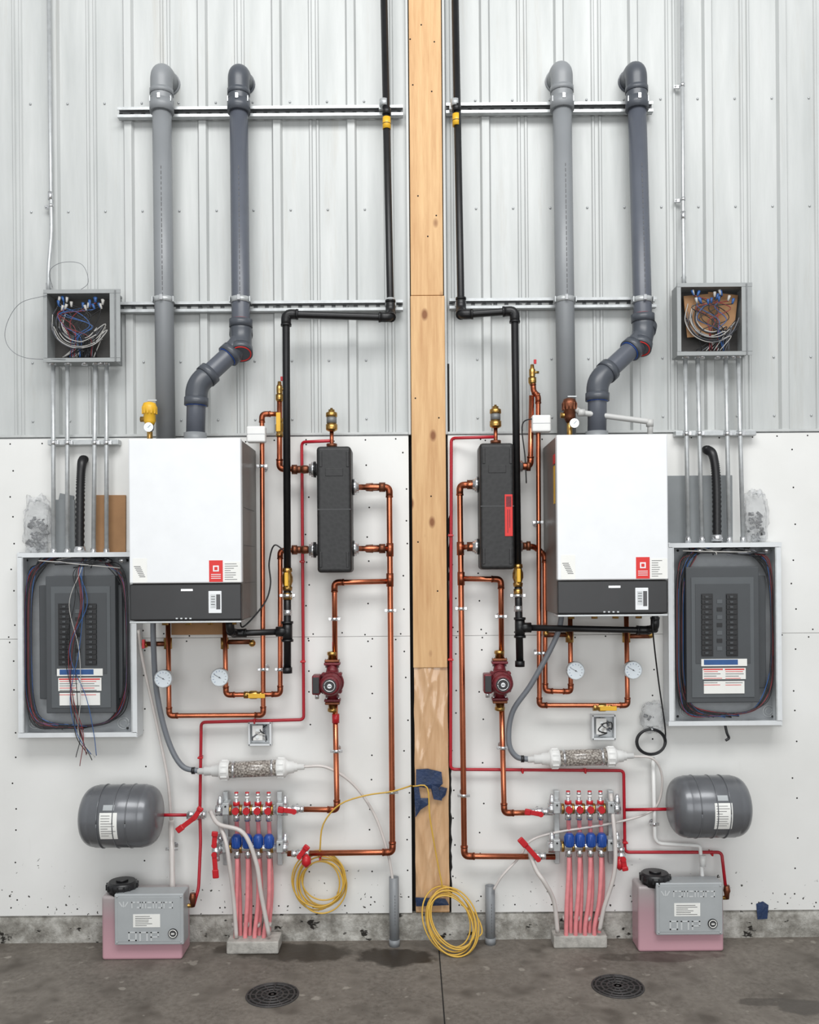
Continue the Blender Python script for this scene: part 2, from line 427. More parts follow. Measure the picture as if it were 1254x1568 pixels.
# ================= PVC vents
def bandclamp(b,u,v,d,r):
    b.sleeve(u,v,d,r+.003,.024,'galv','z');p=W(u,v,d)
    b.box(p+V((0,-r-.008,0)),(.014,.014,.024),'chrome',.002)
    for q in(-1,1):b.box((p.x+q*(r+.004),-(d+.05)/2-.02,p.z),(.004,.05,.024),'galv')
def vent(u0,u1,vt,vb,mat,fm,tail=None,shift=0):
    b=B('vent_pipe');d=.085;r=.0425 if mat=='pvc' else .041
    uu=lambda v:u0+(u1-u0)*(v-vt)/(vb-vt)
    top=W(uu(vt),vt,d)
    wallp=V((top.x+shift,.03,top.z+.004))
    path=[W(uu(vt+60),vt+60,d),W(uu(vt+28),vt+28,d),top+V((0,0,.004)),wallp]
    b.sweep(rpath(path,.06,10),r*1.16,fm,24)
    b.sleeve(uu(vt+52),vt+52,d,r*1.27,S(18,d),fm);b.sleeve(uu(vt+30),vt+30,d,r*1.24,S(8,d),fm)
    b.cyl(wallp,wallp+V((0,-.022,0)),r*1.27,fm,24)
    pts=[(uu(vt+40),vt+40,d),(uu(vb),vb,d)]
    if tail: pts+=tail
    b.sweep(rpath([W(*p) for p in pts],.05,8),r,mat,24)
    for i in range(26):
        v=vt+150+i*8
        if v>vb-60: break
        p=W(uu(v),v,d);b.box((p.x+.004,p.y-r-.0001,p.z),(.003,.0012,S(random.choice([4,5,6]),d)),'ink')
    if tail:
        P=[W(*p) for p in pts]
        for i in range(1,len(P)-1):
            a=(P[i-1]-P[i]).normalized();c=(P[i+1]-P[i]).normalized()
            b.sweep(rpath([P[i]+a*.085,P[i],P[i]+c*.085],.05,8),r*1.17,fm,24)
            for e,x in((P[i]+a*.085,a),(P[i]+c*.085,c)):
                b.cyl(e-x*.03,e+x*.004,r*1.27,fm,24)
                b.ring(e+x*.004,x,r*1.05,.003,'lred' if i==1 else 'blue')
        e=P[-1];b.cyl(e+V((0,0,.06)),e,r*1.2,'pvc',24)
    for v in((155,460)): bandclamp(b,uu(v),v,d,r)
    return b.done()
vent(247,254,112,692,'pvc','pvc',shift=.006)
vent(365,369,112,520,'pvcd','pvce',[(369,527,.10),(301,590,.2),(299,684,.2)],shift=.006)
vent(860,868,108,690,'pvc','pvc',shift=-.006)
vent(974,985,108,512,'pvcd','pvce',[(983,520,.10),(915,583,.2),(914,682,.2)],shift=-.006)
# ================= BOILERS
def boiler(u0,vt,u1,vw,vb,left):
    b=B('boiler');f=.405
    c0=W((u0+u1)/2,(vt+vb)/2,f);w=S(u1-u0,f);h=S(vb-vt,f)
    b.box((c0.x,-.19,c0.z+.003),(w-.004,.36,h-.012),'bsidel',.004)
    b.pb(u0,vt,u1,vw,.365,f,'white',.006,3)
    b.pb(u0+1,vw+1,u1,vb-4,.36,f-.006,'black',.006,3)
    b.pb(u0+1,vb-3,u1,vb,.30,f-.008,'galv',.002)
    cu=(u0+u1)/2
    b.pb(cu-6,vw+9,cu+12,vw+12,f-.006,f-.0045,'chrome')
    for q in range(4): b.pb(cu-14+q*7,vb-8,cu-11+q*7,vb-6,f-.006,f-.0045,'galv')
    b.pb(u0+6,vw-38,u0+28,vw-1,f,f+.0008,'paper')
    for q in range(7): b.pb(u0+8+q*1.4,vw-26+q*2.6,u0+18+q*1.2,vw-25+q*2.6,f,f+.0014,'ink')
    s0=u1-49
    b.pb(s0,vw-35,s0+21,vw-2,f,f+.0008,'lred')
    b.pb(s0+6,vw-27,s0+15,vw-18,f,f+.0014,'white');b.pb(s0+8,vw-25,s0+13,vw-20,f,f+.002,'lred')
    for q in range(3): b.pb(s0+3,vw-14+q*3,s0+18,vw-13+q*3,f,f+.0014,'white')
    b.pb(s0+22,vw-33,s0+48,vw-2,f,f+.0008,'paper')
    for q in range(8): b.pb(s0+24,vw-30+q*3.4,s0+random.randint(32,45),vw-29.2+q*3.4,f,f+.0014,'ink')
    du=u1-50
    b.pb(du,vw+12,du+20,vw+46,f-.006,f,'white',.002);b.pb(du+3,vw+17,du+11,vw+38,f,f+.001,'galv');b.pb(du+12,vw+17,du+18,vw+40,f,f+.001,'ink')
    for q in range(4): b.pb(du+4,vw+20+q*4,du+10,vw+21+q*4,f+.001,f+.0015,'ink')
    for q in(.2,.42,.62,.84):
        x=c0.x+(q-.5)*w;b.cyl((x,-.2,c0.z-h/2+.02),(x,-.2,c0.z-h/2-.02),.014,'brass')
    if not left:
        z=W(u0,740,f).z;b.box((c0.x-w/2+.0015,-.33,z),(.002,.04,.16),'yellow')
        b.box((c0.x-w/2+.0015,-.33,W(u0,700,f).z),(.0022,.05,.04),'lred')
    else:
        for q in range(3): b.box((c0.x+w/2-.0015,-.2,c0.z+.1-q*.16),(.002,.26,.002),'ink')
    b.box((c0.x,-.012,c0.z+.1),(w*.8,.024,.05),'galv')
    return b.done()
boiler(197,671,369,893,954,True);boiler(853,665,1023,888,944,False)
b=B('condensate_drain_arm');b.pipe([(880,626,.2),(890,632,.22),(996,646,.22),(995,672,.22)],.0125,'armpvc',.012);b.sleeve(995,648,.22,.016,.03,'armpvc');b.sleeve(890,632,.22,.016,.03,'armpvc','x');b.done()
# ================= GAS PIPES
def gas(pts,tee,br_end,valve_v,drip_v,tagv,tagu,sgn,du):
    b=B('gas_pipe');r=.0165
    b.pipe(pts,r,'iron',.03,fit='iron',fr=1.35)
    uv=pts[-1][0]
    b.pipe([(uv,valve_v-5,du),(tee[0],drip_v,du)],r,'iron')
    b.pipe([(tee[0],tee[1],du)]+br_end,r*.85,'iron',.03,fit='iron',fr=1.35)
    p=W(tee[0],tee[1],du);b.cyl(p+V((0,0,.045)),p-V((0,0,.045)),r*1.35,'iron');b.cyl(p+V((0,0,.045)),p+V((0,0,.035)),r*1.6,'iron');b.cyl(p-V((0,0,.045)),p-V((0,0,.035)),r*1.6,'iron')
    b.cyl(p,p+V((sgn*.05,0,0)),r*1.35,'iron')
    p=W(tee[0],drip_v,du);b.cyl(p+V((0,0,.012)),p-V((0,0,.014)),r*1.3,'iron')
    p=W(uv,valve_v,du);z=V((0,0,1))
    b.lathe(p+z*.05,p-z*.05,[(0,.02),(.15,.022),(.2,.017),(.4,.024),(.6,.024),(.8,.017),(.85,.022),(1,.02)],'brass',12)
    b.box(p+V((0,-.03,0)),(.016,.02,.06),'yellow',.003)
    b.cyl(p-z*.09,p-z*.06,.02,'brass',10);b.cyl(p-z*.16,p-z*.135,.019,'chrome',10)
    b.sleeve(tagu,tagv,pts[0][2],r*1.12,S(18,.1),'yellow');b.sleeve(tagu,tagv-18,pts[0][2],r*1.2,.03,'iron')
    b.sleeve(tagu,tagv+1,pts[0][2],r*1.14,.003,'wblk')
    b.sleeve(pts[1][0],462,pts[0][2],r*1.25,.03,'galv')
    b.sleeve(pts[0][0]+1,158,pts[0][2],r*1.25,.03,'galv')
    for (uu,vv) in ((pts[0][0]+1,158),(pts[1][0],462)):
        p=W(uu,vv,pts[0][2]);b.box((p.x,-.048,p.z),(.05,.02,.02),'galv',.002);b.box((p.x,-.07,p.z),(.02,.04,.03),'galv',.002)
    b.clamp(uv,912,du,r)
    return b.done()
gas([(587,-45,.09),(598,478,.09),(598,486,.13),(438,481,.15),(440,886,.15)],(440,967),[(360,970,.15),(352,966,.2),(352,935,.2)],887,1026,189,592,-1,.15)
gas([(696,-45,.09),(706,474,.09),(706,482,.13),(788,476,.15),(793,880,.15)],(796,961),[(992,965,.15),(1003,962,.18),(1003,930,.2)],881,1016,184,699,1,.15)
# ================= CONDUITS
def emt(pts,cl,name='electrical_conduit',r=.0085,couple=()):
    b=B(name);b.pipe(pts,r,'galv',.08,12)
    for (u,v) in cl:
        d=pts[0][2];p=W(u,v,d);b.sleeve(u,v,d,r*1.25,.014,'chrome');b.box((p.x-.02,-.007,p.z),(.03,.011,.016),'chrome',.002);b.ball((p.x-.028,-.014,p.z),.005,'galv',8)
    for (u,v) in couple: b.sleeve(u,v,pts[0][2],r*1.35,.035,'chrome')
    return b.done()
emt([(74,-45,.025),(78,315,.025),(79,355,.03),(74,412,.06),(74,447,.06)],[(78,315)],couple=[(77,300),(74,440)])
emt([(1044,-45,.025),(1046,340,.025),(1047,400,.06),(1047,438,.06)],[(1045,130),(1046,305)],couple=[(1046,330),(1047,430)])
def emtbank(cols,vt,vb,sv,s0,s1):
    b=B('electrical_conduit_bank')
    for (a,c) in cols:
        b.pipe([(a,vt,.06),(c,vb,.06)],.0098,'galv')
        for v in(vt+4,vb-5): b.sleeve(a+(c-a)*(v-vt)/(vb-vt),v,.06,.0135,.03,'chrome')
        u=a+(c-a)*(sv-vt)/(vb-vt);b.sleeve(u,sv,.06,.013,.018,'chrome')
        p=W(u,sv,.06);b.box(p+V((.016,0,0)),(.014,.014,.018),'chrome',.002)
    c0=W(s0,sv,.03);c1=W(s1,sv,.03);b.box(((c0.x+c1.x)/2,-.026,(c0.z+c1.z)/2),(c1.x-c0.x,.046,.024),'galv',.003)
    return b.done()
emtbank([(81,82),(103,103),(146,143),(163,163)],550,850,678,75,183)
emtbank([(1049,1054),(1068,1075),(1111,1117),(1130,1138)],540,832,664,1033,1156)
for pts in ([(128,703,.03),(125,712,.07),(123,750,.07),(122,850,.06)],[(1082,688,.03),(1092,698,.07),(1097,740,.07),(1098,832,.06)]):
    b=B('flexible_conduit');path=cr([W(*p) for p in pts],26)
    b.sweep(path,.019,'flex',14,rf=lambda i:.021 if i%2 else .0175)
    b.sleeve(pts[-1][0],pts[-1][1]-8,.06,.026,.03,'chrome');b.ball(W(pts[0][0],pts[0][1],.03),(.022,.026,.018),'flex');b.done()
# ================= JUNCTION BOXES
def rnd(a,c): return random.uniform(a,c)
def jbox(u0,v0,u1,v1,card):
    b=B('junction_box');dp=.11
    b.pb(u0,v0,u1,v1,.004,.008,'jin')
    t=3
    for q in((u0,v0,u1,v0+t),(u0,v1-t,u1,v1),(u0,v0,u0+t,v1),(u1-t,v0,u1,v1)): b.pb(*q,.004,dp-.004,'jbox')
    for q in((u0-2,v0-2,u1+8,v0+4),(u0-2,v1-5,u1+8,v1+1),(u0-2,v0+4,u0+4,v1-5),(u1-8,v0+4,u1+8,v1-5)): b.pb(*q,dp-.004,dp,'jbox')
    b.pb(u1-1,v0-1,u1+1,v1,dp,dp+.004,'galvd')
    cu=(u0+u1)/2;cv=(v0+v1)/2;w=(u1-u0)/2-9;h=(v1-v0)/2-9
    if card:
        b.pb(cu-42,cv-38,cu+4,cv+26,.05,.056,'card',.002,rz=-.08);b.pb(cu-10,cv-40,cu+36,cv+16,.04,.046,'card',.002,rz=.12)
    cols=['wblk','wblk','wred','wwht','wblk','wgrn','wblk','wgrn','wblu','wwht']
    for i in range(40 if not card else 30):
        m=cols[i%10];t0=rnd(-1,1)
        if i%2:
            a0=rnd(0,.4);rr=rnd(.55,1)
            pts=[(cu+math.cos(math.pi*(a0+k*.22))*w*rr,cv-5+math.sin(math.pi*(a0+k*.22))*h*rr*.9,rnd(.05,.09)) for k in range(5)]
            pts=[(cu+t0*w*.6,v1-6,.05)]+pts
        else:
            pts=[(cu+t0*w*.4,v1-6,.05),(cu+t0*w*.3+rnd(-6,6),cv+h*.4,.08),(cu+rnd(-.6,.6)*w,cv,.085),(cu+rnd(-.8,.8)*w,cv-h*.4,.09),(cu+rnd(-.8,.8)*w,cv-h*rnd(.5,.85),.09)]
        b.hose(pts,.0021,m,6)
        if i%2==0:
            p=W(*pts[-1]);b.lathe(p,p+V((rnd(-.01,.01),0,.024)),[(0,.004),(.5,.006),(1,.007)],random.choice(['wwht','wblu','wwht','wblu']),8)
    for i in range(4): b.sleeve(u0+12+i*(u1-u0-24)/3.4,v1+3,.06,.014,.02,'chrome')
    return b.done()
jbox(68,445,176,553,False);jbox(1039,435,1144,543,True)
b=B('loose_wire');b.hose([(80,440,.05),(76,415,.08),(95,402,.09),(125,405,.09),(135,432,.1),(120,446,.1)],.0011,'wgrn',5,10)
b.hose([(72,452,.115),(30,465,.12),(9,500,.1),(12,530,.1),(40,548,.1),(100,550,.115)],.0011,'wgrn',5,10);b.done()
# ================= PANELS
def panel(u0,v0,u1,v1,i0,j0,i1,j1,bc,bv,lab,tails):
    b=B('electrical_panel');dp=.10
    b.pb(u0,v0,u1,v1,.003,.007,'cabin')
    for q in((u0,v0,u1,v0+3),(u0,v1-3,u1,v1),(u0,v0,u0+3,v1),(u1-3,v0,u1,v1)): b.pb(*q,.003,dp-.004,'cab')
    for q in((u0,v0,u1,v0+7),(u0,v1-7,u1,v1),(u0,v0+7,u0+8,v1-7),(u1-8,v0+7,u1,v1-7)): b.pb(*q,dp-.004,dp,'cab')
    for q in((u0+7,v0+7,u0+9,v1-7),(u1-9,v0+7,u1-7,v1-7)): b.pb(*q,dp-.012,dp+.0006,'galv')
    b.pb(i0-10,j0+14,i1+10,j1-22,.007,.04,'pgrey',.003)
    b.pb(i0,j0,i1,j1,.02,.085,'pgrey',.004)
    b.pb(i0+8,j0+16,i1-8,j1-8,.085,.088,'pgrey2',.002)
    b.pb(i0+14,j0+26,i1-14,j1-60,.088,.090,'pgrey',.002)
    for (a,c) in bc:
        b.pb(a-1,bv[0]-1,c+1,bv[1]+1,.088,.0915,'black')
        n=12;st=(bv[1]-bv[0])/n
        for i in range(n):
            b.pb(a,bv[0]+i*st+.6,c,bv[0]+(i+1)*st-.6,.09,.098,'black',.001)
            b.pb(a+5,bv[0]+i*st+2.4,a+10,bv[0]+(i+1)*st-2.4,.098,.103,'pgrey',.001)
    cu=(bc[0][1]+bc[1][0])/2
    for i in range(7): b.pb(cu-4,bv[0]+8+i*12,cu+4,bv[0]+14+i*12,.09,.0925,'black' if i%2 else 'pgrey2')
    l=lab;b.pb(l[0],l[1],l[2],l[1]+11,.088,.0925,'paper');b.pb(l[0]+4,l[1]+1,l[2]-14,l[1]+9,.0925,.0932,'wblu')
    b.pb(l[0]+2,l[1]+14,l[2]-2,l[3]-22,.088,.0925,'paper');b.pb(l[0]+4,l[3]-19,l[2]-4,l[3],.088,.0925,'paper')
    for k,(a,c) in enumerate(((l[0]+3,(l[0]+l[2])/2-2),((l[0]+l[2])/2+1,l[2]-4))):
        b.pb(a,l[1]+15,c,l[1]+17,.0925,.093,'lred')
        for q in range(7):
            vv=l[1]+19+q*3.4
            if l[3]-23<vv<l[3]-18: continue
            b.pb(a+1,vv,c-rnd(1,10),vv+.9,.0925,.093,'ink' if q%3 else 'lred')
    cols=['wblk','wblk','wblk','wred','wblk','wblk','wblu','wblk']
    for i in range(22):
        m=cols[i%8];o=rnd(0,16)
        b.hose([(rnd(i0,i0+45),v0+6,.05),(u0+30+o,v0+rnd(12,20),.06),(u0+13+o*.8,v0+50+rnd(-15,15),.06),(u0+11+o*.7,(v0+v1)/2+rnd(-20,20),.06),(u0+13+o*.8,v1-60,.06),(u0+28+o,v1-22+rnd(-6,6),.06),(u0+70+rnd(-10,40),v1-12-rnd(0,8),.06)],.0027,m,6)
    for i in range(12):
        m=cols[i%8];o=rnd(0,9)
        b.hose([(rnd(i1-50,i1-10),v0+6,.05),(u1-40-o,v0+rnd(12,20),.06),(u1-16-o*.8,v0+45+rnd(-12,12),.06),(u1-12-o*.6,(v0+v1)/2+rnd(-20,20),.06),(u1-14-o,v1-60+rnd(-10,10),.06),(u1-36-o,v1-26,.06),(u1-80-o,v1-14-o*.4,.06)],.0024,m,6)
    for i in range(10):
        m=['wblk','wwht','wblk','wgrn','wblk'][i%5]
        b.hose([(rnd(i0+5,i1-5),v0+5,.05),(rnd(i0+5,i1-5),v0+14,.09),(rnd(u0+20,u1-20),v0+rnd(12,24),.09)],.0028,m,6)
    for i in range(tails):
        m=['wred','wblk','wblu','wblk','wwht'][i%5];x=118+rnd(-8,8)
        b.hose([(rnd(125,150),v0+6,.05),(x+rnd(0,12),v0+30,.1),(x+rnd(-16,14),v0+80,.11),(x+rnd(-22,10),v0+150,.112),(x+rnd(-8,12),v1-60,.112),(x+rnd(-4,26),v1-5,.112),(x+rnd(-6,30),v1+rnd(25,46),.105)],.0018,m,6)
    for uu in (u0+26,u1-20):
        p=W(uu,v1-22,.0075);b.ring(p,(0,1,0),.026,.0025,'galv');b.ring(p,(0,1,0),.015,.002,'galv')
    for uu in (i0+20,i1-12,i1+10): b.sleeve(uu,v0+12,.05,.018,.02,'chrome')
    for q in((u0+14,v0+12),(u1-14,v0+12),(u1-14,v1-14),(u0+14,v1-14)): b.ball(W(q[0],q[1],.01),(.006,.006,.006),'black',8)
    return b.done()
panel(27,846,209,1129,70,882,177,1092,((90,106),(131,147)),(925,1018),(87,1024,157,1080),8)
panel(1024,831,1197,1111,1051,868,1163,1076,((1075,1091),(1113,1129)),(910,1004),(1074,1009,1144,1062),0)
# ================= backing boards + bags
b=B('cardboard_sheet');b.pb(146,758,192,848,.002,.014,'card',.002,rz=.01);b.done()
b=B('cardboard_sheet');b.pb(262,950,345,972,.02,.05,'card',.002);b.done()
b=B('grey_board');b.pb(84,765,114,848,.002,.016,'gcard',.002);b.pb(90,757,112,768,.002,.012,'gcard',.002,rz=.2);b.done()
b=B('grey_board');b.pb(1022,728,1122,834,.002,.016,'gcard',.002);b.done()
def bag(cu,cv,w,h,d,dark):
    b=B('parts_bag');c=W(cu,cv,d);n=26;vs=[];fs=[]
    for i in range(n+1):
        p=math.pi*i/n;sp=max(0.0,math.sin(p))
        for j in range(n):
            a=2*math.pi*j/n
            q=V((math.copysign(abs(math.cos(a))**.6,math.cos(a))*sp**.5,math.sin(a)*sp**.6,math.copysign(abs(math.cos(p))**.75,math.cos(p))))
            k=1+.34*noise.noise(q*3.4+V((cu,0,0)));vs.append(c+V((q.x*S(w/2,d)*k,q.y*.028*k,q.z*S(h/2,d)*k)))
    for i in range(n):
        for j in range(n):
            k=(j+1)%n;fs.append([i*n+j,i*n+k,(i+1)*n+k,(i+1)*n+j])
    b.add(vs,fs,'bag',True)
    for i in range(dark):
        q=c+V((rnd(-.3,.3)*S(w,d),rnd(-.012,.012),rnd(-.42,.12)*S(h,d)));b.cyl(q,q+V((rnd(-.02,.02),0,rnd(-.02,.02))),rnd(.005,.009),random.choice(['wblk','wblk','galvd','pgrey']),8)
    b.cyl((c.x,-.002,c.z+S(h*.46,d)),(c.x,-d-.02,c.z+S(h*.46,d)),.003,'galv',6)
    return b.done()
bag(57,805,40,84,.036,60);bag(1158,792,34,78,.036,30);bag(999,1098,34,44,.036,3)
# ================= SEPARATORS
def separator(u0,v0,u1,v1,ul,ur,vent_u,redtag):
    b=B('hydraulic_separator');d0,d1=.02,.20;uc=(u0+u1)/2
    b.pb(u0,v0,u1,v1,.05,d1,'foam',.016,4)
    b.pb(u0+1,(v0+v1)/2-1,u1-1,(v0+v1)/2+1,.06,d1+.001,'black')
    b.pb(u0+13,v0+34,u1-13,v0+46,d1-.001,d1+.002,'foam',.002)
    for a,c in((v0+8,v0+32),(v1-32,v1-8)):
        for e in(u0+4,u1-8): b.pb(e,a,e+4,c,d1-.004,d1+.003,'foam',.002)
    for q in (v0+40,v1-40):
        p=W(uc,q,.05);b.box((p.x,-.03,p.z),(.05,.054,.02),'galv')
    for vv,sd in ul+ur:
        e=W(u0 if sd<0 else u1,vv,.11);s=V((sd,0,0))
        b.lathe(e-s*.01,e+s*.034,[(0,.027),(.35,.027),(.36,.034),(.75,.034),(.8,.026),(1,.026)],'chrome',14)
        b.cyl(e+s*.004,e+s*.014,.036,'black',14)
    p=W(vent_u,v0+2,.12);z=V((0,0,1))
    b.cyl(p-z*.02,p+z*.07,.009,'copfit');b.cyl(p+z*.0,p+z*.016,.024,'bronze',8)
    b.lathe(p+z*.07,p+z*.175,[(0,.012),(.06,.024),(.1,.026),(.3,.026),(.31,.022),(.62,.022),(.64,.026),(.8,.025),(.85,.014),(.93,.014),(.94,.006),(1,.006)],'brass',20)
    b.lathe(p+z*.107,p+z*.135,[(0,.0225),(1,.0225)],'galvd',20)
    if redtag:
        b.pb(u1-15,v0+79,u1-3,v0+143,d1-.002,d1+.003,'lred',.001)
        b.pb(u1-13,v0+82,u1-5,v0+98,d1+.003,d1+.0035,'pump');b.pb(u1-11,v0+102,u1-10,v0+138,d1+.003,d1+.0035,'pump');b.pb(u1-8,v0+102,u1-7,v0+130,d1+.003,d1+.0035,'pump')
    return b.done()
separator(485,683,538,877,[(719,-1),(842,-1)],[(746,1),(840,1)],508,False)
separator(735,678,788,872,[(742,-1),(837,-1)],[(714,1),(836,1)],759,True)
# ================= COPPER RUNS
R=.0122;R2=.0108
def fitting(b,u,v,d,sgn,L=.05):
    p=W(u,v,d);s=V((sgn,0,0));b.lathe(p,p+s*L,[(0,.022),(.3,.022),(.32,.017),(.6,.017),(.62,.02),(.95,.018),(1,.014)],'bronze',10)
b=B('copper_pipe_run')
b.pipe([(428,590,.09),(428,718,.09),(478,719,.11)],R,'copper',fit='copfit')
fitting(b,447,719,.108,1,.075)
b.pipe([(426,634,.09),(401,634,.09),(403,1095,.09),(259,1096,.09),(257,948,.12)],R2,'copper',fit='copfit')
b.pipe([(480,842,.11),(429,843,.10),(429,1063,.09),(346,1064,.09),(344,948,.12)],R2,'copper',fit='copfit')
fitting(b,447,842,.108,1,.075)
for c in((401,714),(403,1025),(429,1025)): b.clamp(c[0],c[1],.09,R2)
def yvalve(b,u,v,d,ax='x'):
    p=W(u,v,d);a=V((1,0,0)) if ax=='x' else V((0,0,1))
    b.lathe(p-a*.042,p+a*.042,[(0,.016),(.2,.016),(.22,.013),(.35,.019),(.65,.019),(.78,.013),(.8,.016),(1,.016)],'brass',12)
    b.cyl(p,p+V((0,-.035,0)),.006,'brass',8);q=p+a*.02+V((0,-.037,0))
    sz=(.075,.006,.02) if ax=='x' else (.02,.006,.085);b.box(q,sz,'yellow',.002)
yvalve(b,388,1064,.09);yvalve(b,428,655,.09,'z')
def bleeder(b,u,v,d):
    p=W(u,v,d);z=V((0,0,1));b.lathe(p-z*.035,p+z*.055,[(0,.013),(.1,.018),(.35,.018),(.36,.012),(.5,.014),(.75,.014),(.8,.01),(1,.008)],'brass',12)
    b.cyl(p+z*.02,p+z*.02+V((.03,0,0)),.006,'brass',8);b.box(p+V((.012,-.008,.066)),(.012,.008,.02),'redh',.002)
bleeder(b,428,603,.09)
def gauge(b,u,v,d,dp=.03):
    p=W(u,v,d);y=V((0,-1,0));r=S(14,d+.05)
    b.cyl(p,p+y*.03,.008,'brass',10)
    b.lathe(p+y*.03,p+y*.058,[(0,r*.92),(.1,r),(.95,r),(1,r*.94)],'chrome',28);b.cyl(p+y*.057,p+y*.0585,r*.9,'dial',28)
    b.ring(p+y*.058,y,r*.95,.002,'galv',28)
    for i in range(11):
        a=math.radians(-135+27*i);c=p+y*.059+V((math.sin(a),0,math.cos(a)))*r*.7
        b.box(c,(.0016,.0006,.006),'wblu' if i<6 else 'ink',rot=Matrix.Rotation(a,3,'Y'))
    a=math.radians(-60);b.box(p+y*.060+V((math.sin(a),0,math.cos(a)))*r*.25,(.0016,.0008,r*.9),'ink',rot=Matrix.Rotation(a,3,'Y'));b.cyl(p+y*.0585,p+y*.061,.003,'ink',8)
gauge(b,255,1037,.095);gauge(b,340,1035,.095)
for u,v in((257,985),(344,985)):
    b.sleeve(u,v,.1,.018,.05,'brass')
b.sleeve(240,986,.1,.011,.09,'bronze','x');b.ball(W(222,987,.1),.016,'brass');b.box(W(220,986,.12),(.012,.02,.04),'redh',.002)
b.sleeve(366,983,.1,.011,.1,'bronze','x');b.ball(W(386,985,.1),.016,'brass')
b.sleeve(256,1030,.093,.016,.03,'brass')
b.done()
b=B('copper_pipe_run')
b.pipe([(815,575,.09),(817,600,.09),(824,606,.09),(826,1080,.09),(961,1080,.09),(959,940,.12)],R2,'copper',.02,fit='copfit')
b.pipe([(792,714,.11),(812,714,.1),(814,606,.09)],R,'copper',fit='copfit');fitting(b,812,714,.1,-1,.055)
b.pipe([(792,836,.11),(818,837,.07),(834,850,.06),(835,1058,.06),(874,1059,.08),(873,940,.12)],R2,'copper',.02,fit='copfit');fitting(b,812,836,.1,-1,.055)
b.clamp(824,800,.09,R2);b.clamp(826,1000,.09,R2)
yvalve(b,922,1083,.09);bleeder(b,815,577,.09)
gauge(b,878,1025,.095);gauge(b,965,1024,.095)
for u,v in((872,975),(959,975)): b.sleeve(u,v,.1,.018,.05,'brass')
b.sleeve(850,972,.1,.011,.1,'bronze','x');b.ball(W(836,970,.1),.014,'brass');b.sleeve(979,974,.1,.011,.1,'bronze','x');b.ball(W(996,972,.1),.016,'brass')
b.done()
b=B('copper_pipe_run')
b.pipe([(545,746,.11),(596,746,.08),(601,1305,.08),(440,1307,.08)],R*1.06,'copper',fit='copfit');fitting(b,590,746,.085,-1,.09)
b.pipe([(545,840,.11),(597,840,.08)],R,'copper');fitting(b,590,840,.085,-1,.09)
b.sleeve(597,842,.08,.0165,.06,'copfit');b.sleeve(597,888,.08,.0165,.06,'copfit')
b.pipe([(597,890,.08),(512,892,.08),(513,1010,.08)],R,'copper',fit='copfit')
b.pipe([(513,1075,.08),(516,1240,.08),(438,1239,.08)],R,'copper',fit='copfit')
for c in((598,935),(600,1213),(512,948),(515,1150)): b.clamp(c[0],c[1],.08,R)
b.sleeve(512,988,.08,.0105,.03,'redh');b.sleeve(514,1100,.08,.0165,.04,'redh')
b.done()
b=B('copper_pipe_run')
b.pipe([(728,742,.11),(704,743,.08),(711,1311,.08),(850,1312,.08)],R*1.06,'copper',fit='copfit')
b.sleeve(722,742,.09,.021,.04,'bronze','x');b.sleeve(722,837,.09,.021,.04,'bronze','x')
b.pipe([(728,837,.11),(705,838,.08)],R,'copper')
b.sleeve(705,840,.08,.0165,.06,'copfit');b.sleeve(706,886,.08,.0165,.06,'copfit')
b.pipe([(706,886,.08),(767,887,.08),(768,1008,.08)],R,'copper',fit='copfit')
b.pipe([(768,1073,.08),(772,1245,.08),(846,1244,.08)],R,'copper',fit='copfit')
for c in((706,932),(710,1218),(767,944),(770,1145)): b.clamp(c[0],c[1],.08,R)
b.done()
# ================= PUMPS
def pump(u,v,s):
    b=B('circulator_pump');d=.08;z=V((0,0,1));y=V((0,-1,0));p=W(u,v,d)
    for q in(1,-1):
        e=p+z*q*.082;b.box(e,(.072,.05,.012),'pump',.003);b.box(e+z*q*.013,(.066,.046,.012),'bronze',.003)
        b.lathe(e+z*q*.018,e+z*q*.055,[(0,.019),(.5,.019),(.55,.023),(.9,.023),(1,.015)],'brass',8)
        for w in(-1,1): b.cyl(e+V((w*.027,0,-.018)),e+V((w*.027,0,.022)),.006,'chrome',6)
        b.lathe(e,p,[(0,.022),(.5,.03),(1,.04)],'pump',16)
    b.lathe(p+y*-.03,p+y*.05,[(0,.03),(.2,.05),(.8,.055),(1,.052)],'pump',24)
    for w in range(4):
        a=math.pi/4+w*math.pi/2;q=V((math.cos(a),0,math.sin(a)))*.054;b.cyl(p+q+y*.01,p+q+y*.058,.008,'pump',8)
    b.lathe(p+y*.05,p+y*.15,[(0,.05),(.1,.045),(.85,.045),(.95,.040),(1,.034)],'pump',24)
    for i in range(5): b.ring(p+y*(.065+i*.014),y,.045,.003,'pump',24)
    b.cyl(p+y*.149,p+y*.153,.030,'black',24);b.ring(p+y*.153,y,.023,.002,'chrome');b.cyl(p+y*.152,p+y*.158,.010,'chrome',12);b.box(p+y*.158,(.014,.004,.003),'black')
    b.box(p+V((s*.062,-.085,0)),(.036,.075,.085),'pump',.006);b.box(p+V((s*.062,-.124,0)),(.028,.004,.07),'black',.001)
    b.cyl(p+V((s*.062,-.08,-.04)),p+V((s*.062,-.08,-.065)),.009,'chrome',8)
    b.cyl((p.x,-.001,p.z),(p.x,-.06,p.z),.008,'galv',8)
    return b.done()
pump(509,1044,-1);pump(765,1042,-1)
